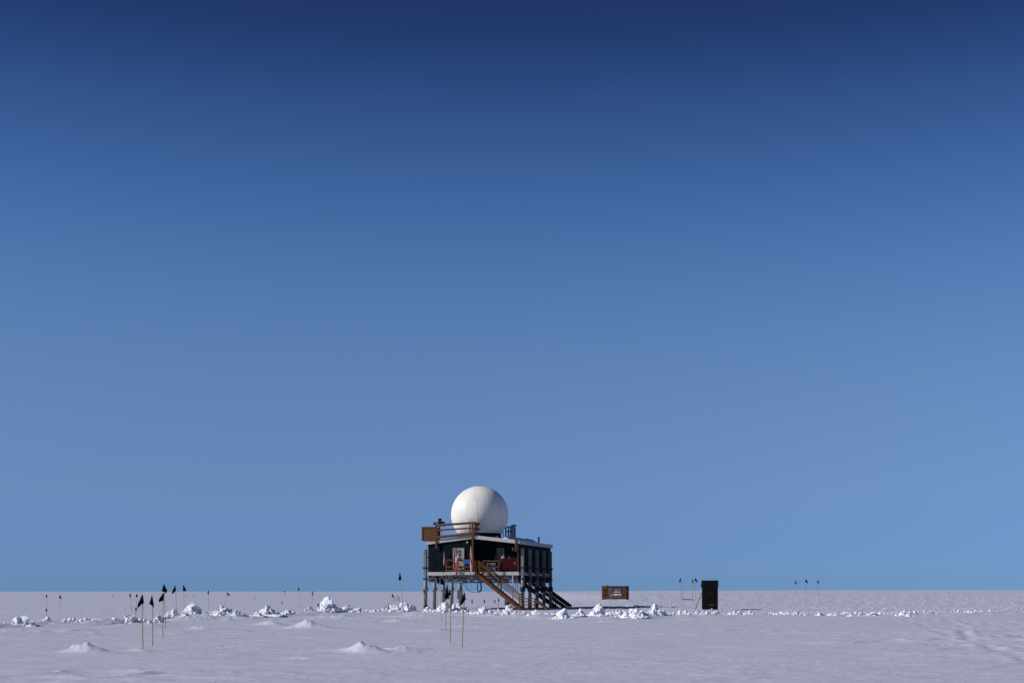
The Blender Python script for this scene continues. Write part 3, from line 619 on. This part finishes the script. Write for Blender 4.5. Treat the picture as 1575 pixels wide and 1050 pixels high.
# ------------------------------------------------------------------ things on the station
def place(o): return o
tx0, tx1 = lx(769, 0.2), lx(797.3, 0.2)
TK = empty('fuel_tank', wpt((tx0 + tx1) / 2, 0.5, FZ1 + 0.001), -TH); tag(TK, 'shade-darkened red fuel tank on a black base at the porch corner', 'tank')
hw = (tx1 - tx0) / 2 - 0.03; hb = lz(875.6, tx0, 0.2) - FZ1; ht = lz(858.2, tx0, 0.2) - FZ1
box('base', 'black', TK, -hw + 0.03, hw - 0.03, -0.28, 0.28, 0, hb); tb = box('tank_body', 'red', TK, -hw, hw, -0.32, 0.32, hb + 0.002, ht, bevel=0.06)
for x in (-hw * 0.45, hw * 0.3): box('strap', 'red', tb, x - 0.03, x + 0.03, -0.335, 0.335, hb - 0.01, ht + 0.012)
box('label_plate', 'grey', tb, hw * 0.55, hw * 0.72, -0.334, -0.321, hb + 0.45, hb + 0.7)
tube('white_fixture', 'white', TK, [(-hw + 0.2, 0, ht - 0.01), (-hw + 0.2, 0, ht + 0.16)], 0.17, 14); tube('filler_neck', 'steel', TK, [(-hw + 0.75, 0, ht - 0.01), (-hw + 0.75, 0, ht + 0.1)], 0.05, 10)  # white lamp/horn fixture, built as a cap on the tank
gx0, gx1 = lx(744.2, 0.6), lx(763.2, 0.6); h = lz(865.3, gx0, 0.6) - FZ1
GC = empty('equipment_cabinet', wpt((gx0 + gx1) / 2, 0.62, FZ1 + 0.001), -TH); tag(GC, 'grey blue equipment cabinet behind the porch railing', 'cabinet')
w = (gx1 - gx0) / 2; cbd = box('cabinet_body', 'greyblue', GC, -w, w, -0.22, 0.25, 0.05, h, bevel=0.015)
for s in (-1, 1): box('cabinet_door', 'greyblue', cbd, min(0.008 * s, s * (w - 0.02)), max(0.008 * s, s * (w - 0.02)), -0.24, -0.222, 0.08, h - 0.03); box('foot', 'black', GC, s * (w - 0.1) - 0.04, s * (w - 0.1) + 0.04, -0.2, 0.2, 0, 0.048)

def uvflag(name, kind):
    m = bpy.data.materials.new(name); m.use_nodes = True; n = m.node_tree.nodes; l = m.node_tree.links; b = n['Principled BSDF']; b.inputs['Roughness'].default_value = 0.8
    uv = n.new('ShaderNodeUVMap'); uv.uv_map = 'UVMap'; sp = n.new('ShaderNodeSeparateXYZ'); l.new(uv.outputs[0], sp.inputs[0]); U, V = sp.outputs[0], sp.outputs[1]
    def mth(op, a, b_=None, c=None):
        k = n.new('ShaderNodeMath'); k.operation = op
        for i, q in enumerate((a, b_, c)):
            if q is None: continue
            if isinstance(q, (int, float)): k.inputs[i].default_value = q
            else: l.new(q, k.inputs[i])
        return k.outputs[0]
    def mix(f, c0, c1):
        k = n.new('ShaderNodeMix'); k.data_type = 'RGBA'; l.new(f, k.inputs[0])
        for i, q in ((6, c0), (7, c1)):
            if isinstance(q, tuple): k.inputs[i].default_value = (*q, 1)
            else: l.new(q, k.inputs[i])
        return k.outputs[2]
    red, wh, blu = (0.26, 0.004, 0.010), (0.62, 0.60, 0.62), (0.01, 0.02, 0.10)
    if kind == 'cross':
        f = mth('MAXIMUM', mth('COMPARE', U, 0.40, 0.065), mth('COMPARE', V, 0.5, 0.075)); c = mix(f, red, wh)
    elif kind == 'halves':
        up = mth('GREATER_THAN', V, 0.5); du = mth('MULTIPLY', mth('SUBTRACT', U, 0.42), 1.5); dv = mth('SUBTRACT', V, 0.5)
        ins = mth('LESS_THAN', mth('ADD', mth('MULTIPLY', du, du), mth('MULTIPLY', dv, dv)), 0.105)
        f = mth('ABSOLUTE', mth('SUBTRACT', up, ins)); c = mix(f, red, wh)
    else:
        st = mth('LESS_THAN', mth('MODULO', mth('MULTIPLY', V, 13.0), 2.0), 1.0); c = mix(st, wh, red)
        can = mth('MULTIPLY', mth('LESS_THAN', U, 0.40), mth('GREATER_THAN', V, 6.0 / 13)); su = mth('SUBTRACT', mth('FRACT', mth('MULTIPLY', U, 15.0)), 0.5); sv = mth('SUBTRACT', mth('FRACT', mth('MULTIPLY', V, 9.3)), 0.5)
        star = mth('LESS_THAN', mth('ADD', mth('MULTIPLY', su, su), mth('MULTIPLY', sv, sv)), 0.08); c = mix(can, c, mix(star, blu, wh))
    l.new(c, b.inputs['Base Color']); return m
def nat_flag(u, vt, vbm, ly, kind, H, Lf, spread, label, seed, zfoot):
    x = lx(u, ly); zt = lz(vt, x, ly); base = wpt(x, ly, zfoot); E = empty('national_flag', base, -TH); tag(E, label, 'flag', 'flags hanging at the station door')
    top = zt - zfoot; tube('flagpole', 'steel_dark', E, [(0, 0, 0), (0, 0, top + 0.06)], 0.02, 8); MB().tube([(0, 0, top + 0.05), (0, 0, top + 0.1)], [0.03, 0.015], 8).build('finial', M['steel_dark'], E)
    drop = zt - lz(vbm, x, ly) - H * 0.98; nu, nw = 34, 20; vs = []; uvs = []
    for i in range(nu):
        for j in range(nw):
            a = i / (nu - 1); w_ = j / (nw - 1)                            # a runs down the cloth, w_ across its folds
            wid = spread * (0.16 + 0.84 * math.sin(min(1, a * 1.3) * math.pi / 2)) * (1 - 0.35 * max(0, a - 0.75) / 0.25)
            px = 0.02 + wid * (w_ - 0.12) + 0.05 * a + 0.03 * math.sin(5 * a + seed)
            py = -0.05 + 0.16 * spread * math.sin(w_ * 8.5 + 1.2 * a + seed) * (0.3 + 0.7 * a)
            pz = top - (drop + H * 0.98) * (a * (0.90 + 0.10 * math.sin(3.1 * w_ + seed)))
            vs.append((px, py, pz)); uvs.append((min(1, a * 0.92 + 0.10 * w_), max(0, min(1, 1.0 - w_ * 0.95 - 0.12 * math.sin(3 * a)))))
    fs = [(i * nw + j, (i + 1) * nw + j, (i + 1) * nw + j + 1, i * nw + j + 1) for i in range(nu - 1) for j in range(nw - 1)]
    mb = MB().add(vs, fs, True); o = mb.build('flag_cloth', uvflag('flag print ' + kind, kind), E); uvl = o.data.uv_layers.new(name='UVMap')
    for lp_ in o.data.loops: uvl.data[lp_.index].uv = uvs[lp_.vertex_index]
    s = o.modifiers.new('solidify', 'SOLIDIFY'); s.thickness = 0.006; return E
nat_flag(682.0, 847.0, 869.5, -0.25, 'stripes', 0.55, 0.85, 0.14, 'striped red and white flag hanging limp against the navy front wall', 0.5, FZ0 - 0.1)
nat_flag(701.2, 842.5, 886.5, LY - 0.24, 'cross', 1.05, 1.45, 0.34, 'red flag with white cross hanging limp before the front door', 1.7, FZ1 - 0.3)
nat_flag(723.6, 839.8, 885.5, LY - 0.24, 'halves', 1.10, 1.55, 0.26, 'white and red flag hanging limp beside the blue board', 2.4, FZ1 - 0.3)

# dark tarp bundle beside the stairs
p = wpt(lx(782, LY + 1.6), LY + 1.6); v, f = lump(4, 55, 0.35, 7); v = v * np.array([0.36, 0.30, 0.36]); gzp = gz(p.x, p.y)
b_ = MB().add(v, f, True).build('tarp_bundle', M['bag']); b_.location = (p.x, p.y, gzp + 0.62); tag(b_, 'dark blue tarp bundle behind the foot of the front stairs', 'bundle')
sup = MB().add(lump(3, 56, .6, 6)[0] * np.array([0.42, 0.36, 0.42]), lump(3, 56, .6, 6)[1], True).build('snow_heap', M['snowblock']); sup.location = (p.x, p.y, gzp + 0.10); tag(sup, 'snow lump under the dark tarp bundle by the stairs', 'snow heap')

# ------------------------------------------------------------------ bamboo marker flags
def flag_mesh(skew, w, h, fold):
    ph = random.uniform(0, 6); cut = random.uniform(0.05, 0.3); wav = random.uniform(0.5, 1.3)
    nu, nw = 12, 12; vs = []
    for i in range(nu):
        for j in range(nw):
            a = i / (nu - 1) * 2 - 1; t = j / (nw - 1)                     # a across, t down from the top
            half = w * (0.14 + 0.86 * min(1, t * 1.35) ** 1.1) * (1 - 0.9 * max(0, t - 0.72)) * 0.46
            ctr = skew * w * 0.55 * t ** 0.8
            bot = 1 - 0.16 * (a * math.copysign(1, skew) * -1 + 1) * (t > 0.5) * (t - 0.5) * 1.6
            y = 0.06 * w / 0.2 * math.sin(a * fold + 1.1) * t - 0.02
            fr_ = (0.04 * math.sin(a * 9 + ph) + cut * 0.4 * math.sin(a * 2.2 + ph)) * h * t ** 3
            vs.append((ctr + a * half + 0.08 * w * math.sin(4.5 * t + ph) * t, y * wav - 0.004, -h * t * bot + fr_))
    fs = [(i * nw + j, (i + 1) * nw + j, (i + 1) * nw + j + 1, i * nw + j + 1) for i in range(nu - 1) for j in range(nw - 1)]
    return vs, fs
def marker_flag(ub, vb, ut, vt, Y, skew, label, group=None, m='cloth', fw=0.20, fh=0.36, r=0.0125, lift=0.0):
    X = (ub - 787.5) * Y / F; z0 = gz(X, Y) + lift; top = at(ut, vt, Y)
    E = empty('marker_flag', (X, Y, z0)); tag(E, label, 'marker flag', group)
    tip = top - Vector((X, Y, z0)); g = random.uniform(-0.02, 0.02) * tip.z
    pts = [Vector((0, 0, -0.12)) + tip * 0.0] + [tip * t + Vector((g * math.sin(math.pi * t), 0, 0)) for t in (0, 0.25, 0.5, 0.75, 1.0)]
    tube('bamboo_pole', 'bamboo', E, pts, [r * 1.15, r * 1.15, r * 1.1, r, r * 0.9, r * 0.75], 7)
    vs, fs = flag_mesh(skew, fw, fh, 2.6 + abs(skew)); o = MB().add([Vector(v) + tip + Vector((0, -0.014, 0.0)) for v in vs], fs, True).build('flag_cloth', M[m], E)
    s = o.modifiers.new('solidify', 'SOLIDIFY'); s.thickness = 0.01; s.offset = 0
    return E
def gY(v): return EYE * F / (v - 909.0)
GA = 'black flags on bamboo poles'
A = 'black flag on a tall bamboo pole, '
marker_flag(220, 997.3, 219.4, 914, gY(997.3), -0.35, A + 'beside a tiny snow drift', GA)
marker_flag(234.9, 992.7, 234, 915.2, gY(992.7), 0.05, A + 'with straight narrow cloth', GA, fw=0.15)
marker_flag(250.8, 982, 252.3, 911, gY(982), -0.9, A + 'directly in front of a taller flag', GA, fh=0.34)
marker_flag(254.6, 967, 252.6, 897.8, gY(967), 0.1, A + 'rising behind a shorter flag', GA, fw=0.27, fh=0.40)
marker_flag(271.7, 952, 269.6, 900, gY(952), -0.5, A + 'beside the spiky lump of snow', GA, fw=0.26, fh=0.46)
marker_flag(282.4, 948, 281.9, 899, gY(950), 0.9, A + 'planted against the rounded heap', GA, fw=0.24, fh=0.44)
marker_flag(322, 940, 320.6, 906.8, 112, 0.0, 'thin black flag on bamboo behind the gap between two snow heaps', fw=0.15, fh=0.36)
FARL = 'small black flag on bamboo standing alone out on the open snow plain'
GB = 'far black flags on the plain'
marker_flag(71.7, 935, 71.7, 913, 138, 0.0, FARL, GB, fw=0.2, fh=0.36)
marker_flag(71.7, 947, 71.7, 934, gY(947), 0.0, 'short half-buried black flag before a pole of the same line', fw=0.12, fh=0.28)
marker_flag(91.6, 943.5, 92.2, 914, gY(943.5), 0.5, FARL, GB, fw=0.2, fh=0.34)
marker_flag(202.6, 942.4, 200.6, 911.4, gY(942.4), 0.0, FARL, GB, fw=0.16, fh=0.36)
marker_flag(210.2, 938, 211, 912, gY(938), -0.2, FARL, GB, fw=0.2, fh=0.36)
marker_flag(208.6, 945.6, 209.2, 933, gY(945.6), 0.1, 'stubby half-buried black flag beside a snow lump', fw=0.16, fh=0.26, r=0.03)
marker_flag(343, 938, 350, 910, 118, 0.7, 'dark teal flag on a bamboo pole leaning over the broad crumbly heap', None, 'teal', fw=0.24, fh=0.34)
marker_flag(438, 917, 437.6, 907, 440, 0.0, 'tiny distant dark flag near the horizon', fw=0.5, fh=0.8, r=0.03)
marker_flag(462, 935, 459.4, 902, gY(935), 0.1, 'black flag on bamboo leaning away from the tallest snow heap', fw=0.2, fh=0.42)
marker_flag(479.5, 938, 480.7, 908, 118, 0.0, 'dark teal flag on bamboo just behind a heap next to the tallest one', None, 'teal', fw=0.15, fh=0.40)
marker_flag(602, 937, 603.4, 912, 124, 0.3, 'short black flag on bamboo behind the end of the wide heap', fw=0.2, fh=0.36)
marker_flag(619, 929, 614.8, 880, 108.5, 0.2, 'tall black flag planted on the crest of the wide snow heap', fw=0.26, fh=0.66, lift=0.62, r=0.016)
marker_flag(653, 935, 652, 904, 127.5, 0.1, 'dark furled flag leaning beside the outermost front station leg', fw=0.14, fh=0.55)
GC_ = 'black flags clustered before the station'
C = 'black flag on bamboo before the station legs, '
marker_flag(673.7, 942.5, 674, 885, gY(942.5), 0.0, C + 'planted at the wide snow heap', GC_, fw=0.24, fh=0.66, r=0.015)
marker_flag(679, 955.6, 678.7, 886.7, gY(955.6), 0.7, C + 'cloth sagging sideways across the floor truss', GC_, fw=0.28, fh=0.52)
marker_flag(686, 971.3, 688, 898, gY(971.3), -0.1, C + 'with one long dark bunch', GC_, fw=0.2, fh=0.70)
marker_flag(692.4, 986.7, 691, 905, gY(986.7), 0.2, C + 'pole with a tiny scrap', GC_, fw=0.09, fh=0.24)
marker_flag(711, 994.7, 714.8, 910.7, gY(994.7), -0.6, C + 'leaning pole with wide torn cloth', GC_, fw=0.17, fh=0.34)
marker_flag(767, 938.6, 766.9, 918, gY(938.6), 0.0, 'short thin dark flag on bamboo in front of the front staircase', fw=0.13, fh=0.40, r=0.02)
GD = 'flags on the tracked shoulder'
D_ = 'dark blue flag on a tall bamboo pole '
marker_flag(1048, 921.8, 1046.4, 888, 175, -0.1, D_ + 'beside a second bare pole', GD, 'teal', fw=0.30, fh=0.58, r=0.022)
marker_flag(1065.3, 921.4, 1065, 889.4, 175, 0.0, D_ + 'at the end of the fallen timber', GD, 'cloth', fw=0.22, fh=0.56, r=0.022)
marker_flag(1068.9, 921, 1069.4, 888, 175, 0.4, D_ + 'with broad cloth near the black cabin', GD, 'teal', fw=0.42, fh=0.55, r=0.022)
for (ub, ut, vt, sk) in ((1224, 1223.7, 892, 0.0), (1239, 1239.3, 890, 0.5), (1258.5, 1258, 891, 0.1)):
    marker_flag(ub, 914.5, ut, vt, 208, sk, 'black flag in the row of three far flags on the skyline', 'row of three far flags', fw=0.45 if sk > 0.3 else 0.30, fh=0.6, r=0.028)
E = marker_flag(1051, 921.8, 1048.6, 897, 175, 0.0, 'bare bamboo pole touching a dark blue flag pole', None, 'teal', fw=0.03, fh=0.1, r=0.022)
# poles and sticks lying or leaning
def stick(name, label, a, b, r, m='bamboo'):
    o = tube(name, m, None, [a, (Vector(a) + Vector(b)) / 2 + Vector((0, 0, 0.01)), b], r, 8); return tag(o, label, 'pole')
Y = 175; a = at(1049.8, 922.3, Y); b = at(1066.5, 921.0, Y + 0.5); a.z = gz(a.x, a.y) + 0.07; b.z = gz(b.x, b.y) + 0.07
stick('fallen_timber', 'orange brown timber lying on the snow between two flag poles', a, b, 0.06, 'wood')
Y = 120; a = at(584, 940.5, Y); b = at(597, 930, Y); a.z = gz(a.x, a.y) - 0.03; stick('leaning_pole', 'thin dark pole leaning low out of the snow with a red tip', a, b, 0.02, 'wood_dark')
o = tube('marker_stub', 'redbright', None, [(b.x + 0.03, b.y + .05, gz(b.x, b.y) - 0.05), (b.x + 0.03, b.y + .05, b.z + 0.12)], 0.035, 8); tag(o, 'short red marker stake touching a leaning pole', 'marker')
for (u, v0) in ((726, 928.6), (745, 928.4), (761, 928.2), (777, 928.0)):
    Y = gY(v0); X = (u - 787.5) * Y / F; z = gz(X, Y); E = empty('red_marker', (X, Y, z)); tag(E, 'short red marker post seen beneath the station floor', 'marker', 'red marker posts beneath the station')
    tube('post_body', 'redbright', E, [(0, 0, -0.1), (0, 0, 0.44)], 0.085, 10); tube('post_cap', 'red', E, [(0, 0, 0.43), (0, 0, 0.5)], [0.1, 0.08], 10)
for (u, v0, h) in ((173, 917.5, 0.9), (287, 917.3, 1.0), (298, 918.5, 1.0), (392, 920.5, 0.5), (434, 928.5, 0.25), (489.4, 932, 0.33), (606, 924.5, 0.9), (611, 924.2, 1.0), (614, 924.6, 0.8)):
    Y = gY(v0); X = (u - 787.5) * Y / F; o = tube('distant_stake', 'wood_dark', None, [(X, Y, gz(X, Y) - 0.1), (X, Y, gz(X, Y) + h)], 0.05 if h > .4 else 0.08, 6); tag(o, 'tiny dark stake far out on the snow plain', 'stake', 'distant stakes on the plain')

# ------------------------------------------------------------------ plank crate with wrapped cargo
Y = 175.0; X = (946.5 - 787.5) * Y / F; zc = gz(X, Y) - 0.02; k = Y / F
CR = empty('plank_crate', (X, Y, zc), R(-16)); tag(CR, 'open fronted brown plank crate full of white cargo on the snow', 'crate')
CS = 1.2; CR.scale = (CS, CS, CS); cw, cd, ch = 1.16, 0.55, 20.8 * k / CS
for (x, y) in ((-cw, -cd), (cw, -cd), (-cw, cd), (cw, cd)): box('post', 'wood', CR, x - 0.09, x + 0.09, y - 0.06, y + 0.06, 0, ch - 0.09)
for (z, h, m) in ((0.18, 0.20, 'wood'), (0.66, 0.17, 'wood'), (1.17, 0.16, 'wood')): box('front_plank', m, CR, -cw - 0.09, cw + 0.09, -cd - 0.105, -cd - 0.063, z - h / 2, z + h / 2)
box('upright', 'wood', CR, cw * 0.72, cw * 0.72 + 0.14, -cd - 0.06, -cd - 0.01, 0.05, ch - 0.1); box('upright', 'wood_dark', CR, -cw * 0.84, -cw * 0.84 + 0.34, -cd - 0.055, -cd - 0.01, 0.05, ch - 0.1)
beam('brace', 'wood', CR, (cw * 0.45, -cd - 0.03, ch - 0.14), (cw * 0.9, -cd - 0.03, ch - 0.42), 0.04, 0.11)
for i in range(5): z = 0.03 + i * 0.262; box('side_plank', 'wood_dark', CR, cw + 0.092, cw + 0.125, -cd - 0.06, cd + 0.06, z, z + 0.25); box('side_plank', 'wood_dark', CR, -cw - 0.125, -cw - 0.092, -cd - 0.06, cd + 0.06, z, z + 0.25); box('rear_plank', 'wood_dark', CR, -cw - 0.09, cw + 0.09, cd + 0.063, cd + 0.1, z, z + 0.25)
for i in range(6): y = -cd - 0.13 + i * 0.228; box('lid_plank', 'wood_dark', CR, -cw - 0.15, cw + 0.15, y, y + 0.215, ch - 0.088, ch)
box('floor_plank', 'wood_dark', CR, -cw - 0.08, cw + 0.08, -cd + 0.07, cd + 0.05, 0.05, 0.10)
box('lid_handle', 'black', CR, -cw * 0.75, -cw * 0.66, -0.1, 0.02, ch + 0.001, ch + 0.1)
def cargo(x, y, w, d, z0, h, rz, seed, label):
    q = Matrix.Rotation(R(-16), 3, 'Z') @ Vector((x * CS, y * CS, 0)); E = empty('cargo_bundle', (X + q.x, Y + q.y, zc + z0 * CS), R(-16 + rz)); E.scale = (CS, CS, CS); tag(E, label, 'bundle')
    b = box('wrapped_body', 'cargo', E, -w / 2, w / 2, -d / 2, d / 2, 0, h, bevel=0.05); box('strap', 'grey', b, w * 0.1, w * 0.1 + 0.035, -d / 2 - 0.008, d / 2 + 0.008, -0.0, h + 0.008)
    if seed % 2: tube('round_mark', 'red' if seed == 1 else 'black', E, [(w * 0.22, -d / 2 - 0.012, h * 0.6), (w * 0.22, -d / 2 - 0.001, h * 0.6)], 0.07, 12)
cargo(-0.55, -0.1, 0.66, 0.7, 0.103, 0.52, 0, 0, 'white wrapped bundle on the crate floor under the marked square bundle')
cargo(0.30, -0.05, 0.85, 0.7, 0.103, 0.50, 0, 2, 'wide white wrapped bundle on the crate floor')
cargo(-0.53, -0.12, 0.60, 0.6, 0.626, 0.52, 3, 1, 'square white bundle with a dark red round mark on top in the crate')
cargo(0.30, -0.12, 0.72, 0.6, 0.606, 0.44, -2, 3, 'white bundle with a black round mark on top in the crate')

# ------------------------------------------------------------------ black cabin
Y = 120.0; k = Y / F; X = (1092 - 787.5) * k; zc = gz(X, Y); hh = at(0, 892, Y).z - zc
CB = empty('black_cabin', (X, Y, zc - 0.06), R(-12.5)); tag(CB, 'tall narrow black cabin standing in broken snow', 'cabin')
bw, bd = 0.63, 0.58; H = hh + 0.06
body = box('body', 'black', CB, -bw, bw, -bd, bd, 0, H - 0.04)
box('header_band', 'black', CB, -bw - 0.035, bw + 0.035, -bd - 0.03, bd + 0.03, H - 0.56, H)
door = box('door', 'black', CB, -bw + 0.12, bw - 0.12, -bd - 0.028, -bd - 0.003, 0.14, H - 0.62)
for i in range(3): box('door_plank', 'black', door, -bw + 0.14 + i * 0.31, -bw + 0.44 + i * 0.31, -bd - 0.036, -bd - 0.029, 0.18, H - 0.66)
for i in range(4): tube('bolt', 'white', door, [(0.02 + i * 0.105, -bd - 0.042, 0.52), (0.02 + i * 0.105, -bd - 0.035, 0.52)], 0.018, 8)
for i in range(3): tube('bolt', 'grey', door, [(-0.12 + i * 0.12, -bd - 0.042, 1.52), (-0.12 + i * 0.12, -bd - 0.035, 1.52)], 0.022, 8)
box('trim_strip', 'white', CB, -bw - 0.028, -bw - 0.002, -bd + 0.02, -bd + 0.10, 0.08, H - 0.58); box('trim_strip', 'steel', CB, bw + 0.002, bw + 0.02, -bd + 0.05, -bd + 0.1, 0.3, H - 0.6)
box('hinge_block', 'bag', CB, -bw - 0.11, -bw - 0.036, -bd + 0.05, -bd + 0.2, H - 0.56, H - 0.34)
a = at(1069.2, 938.2, Y - 0.3); a.z = gz(a.x, a.y) - 0.05; b = at(1079.0, 911.5, Y - 0.3); o = tube('leaning_stick', 'wood', None, [a, b], 0.028, 8); tag(o, 'red brown stick leaning against the black cabin', 'stick')
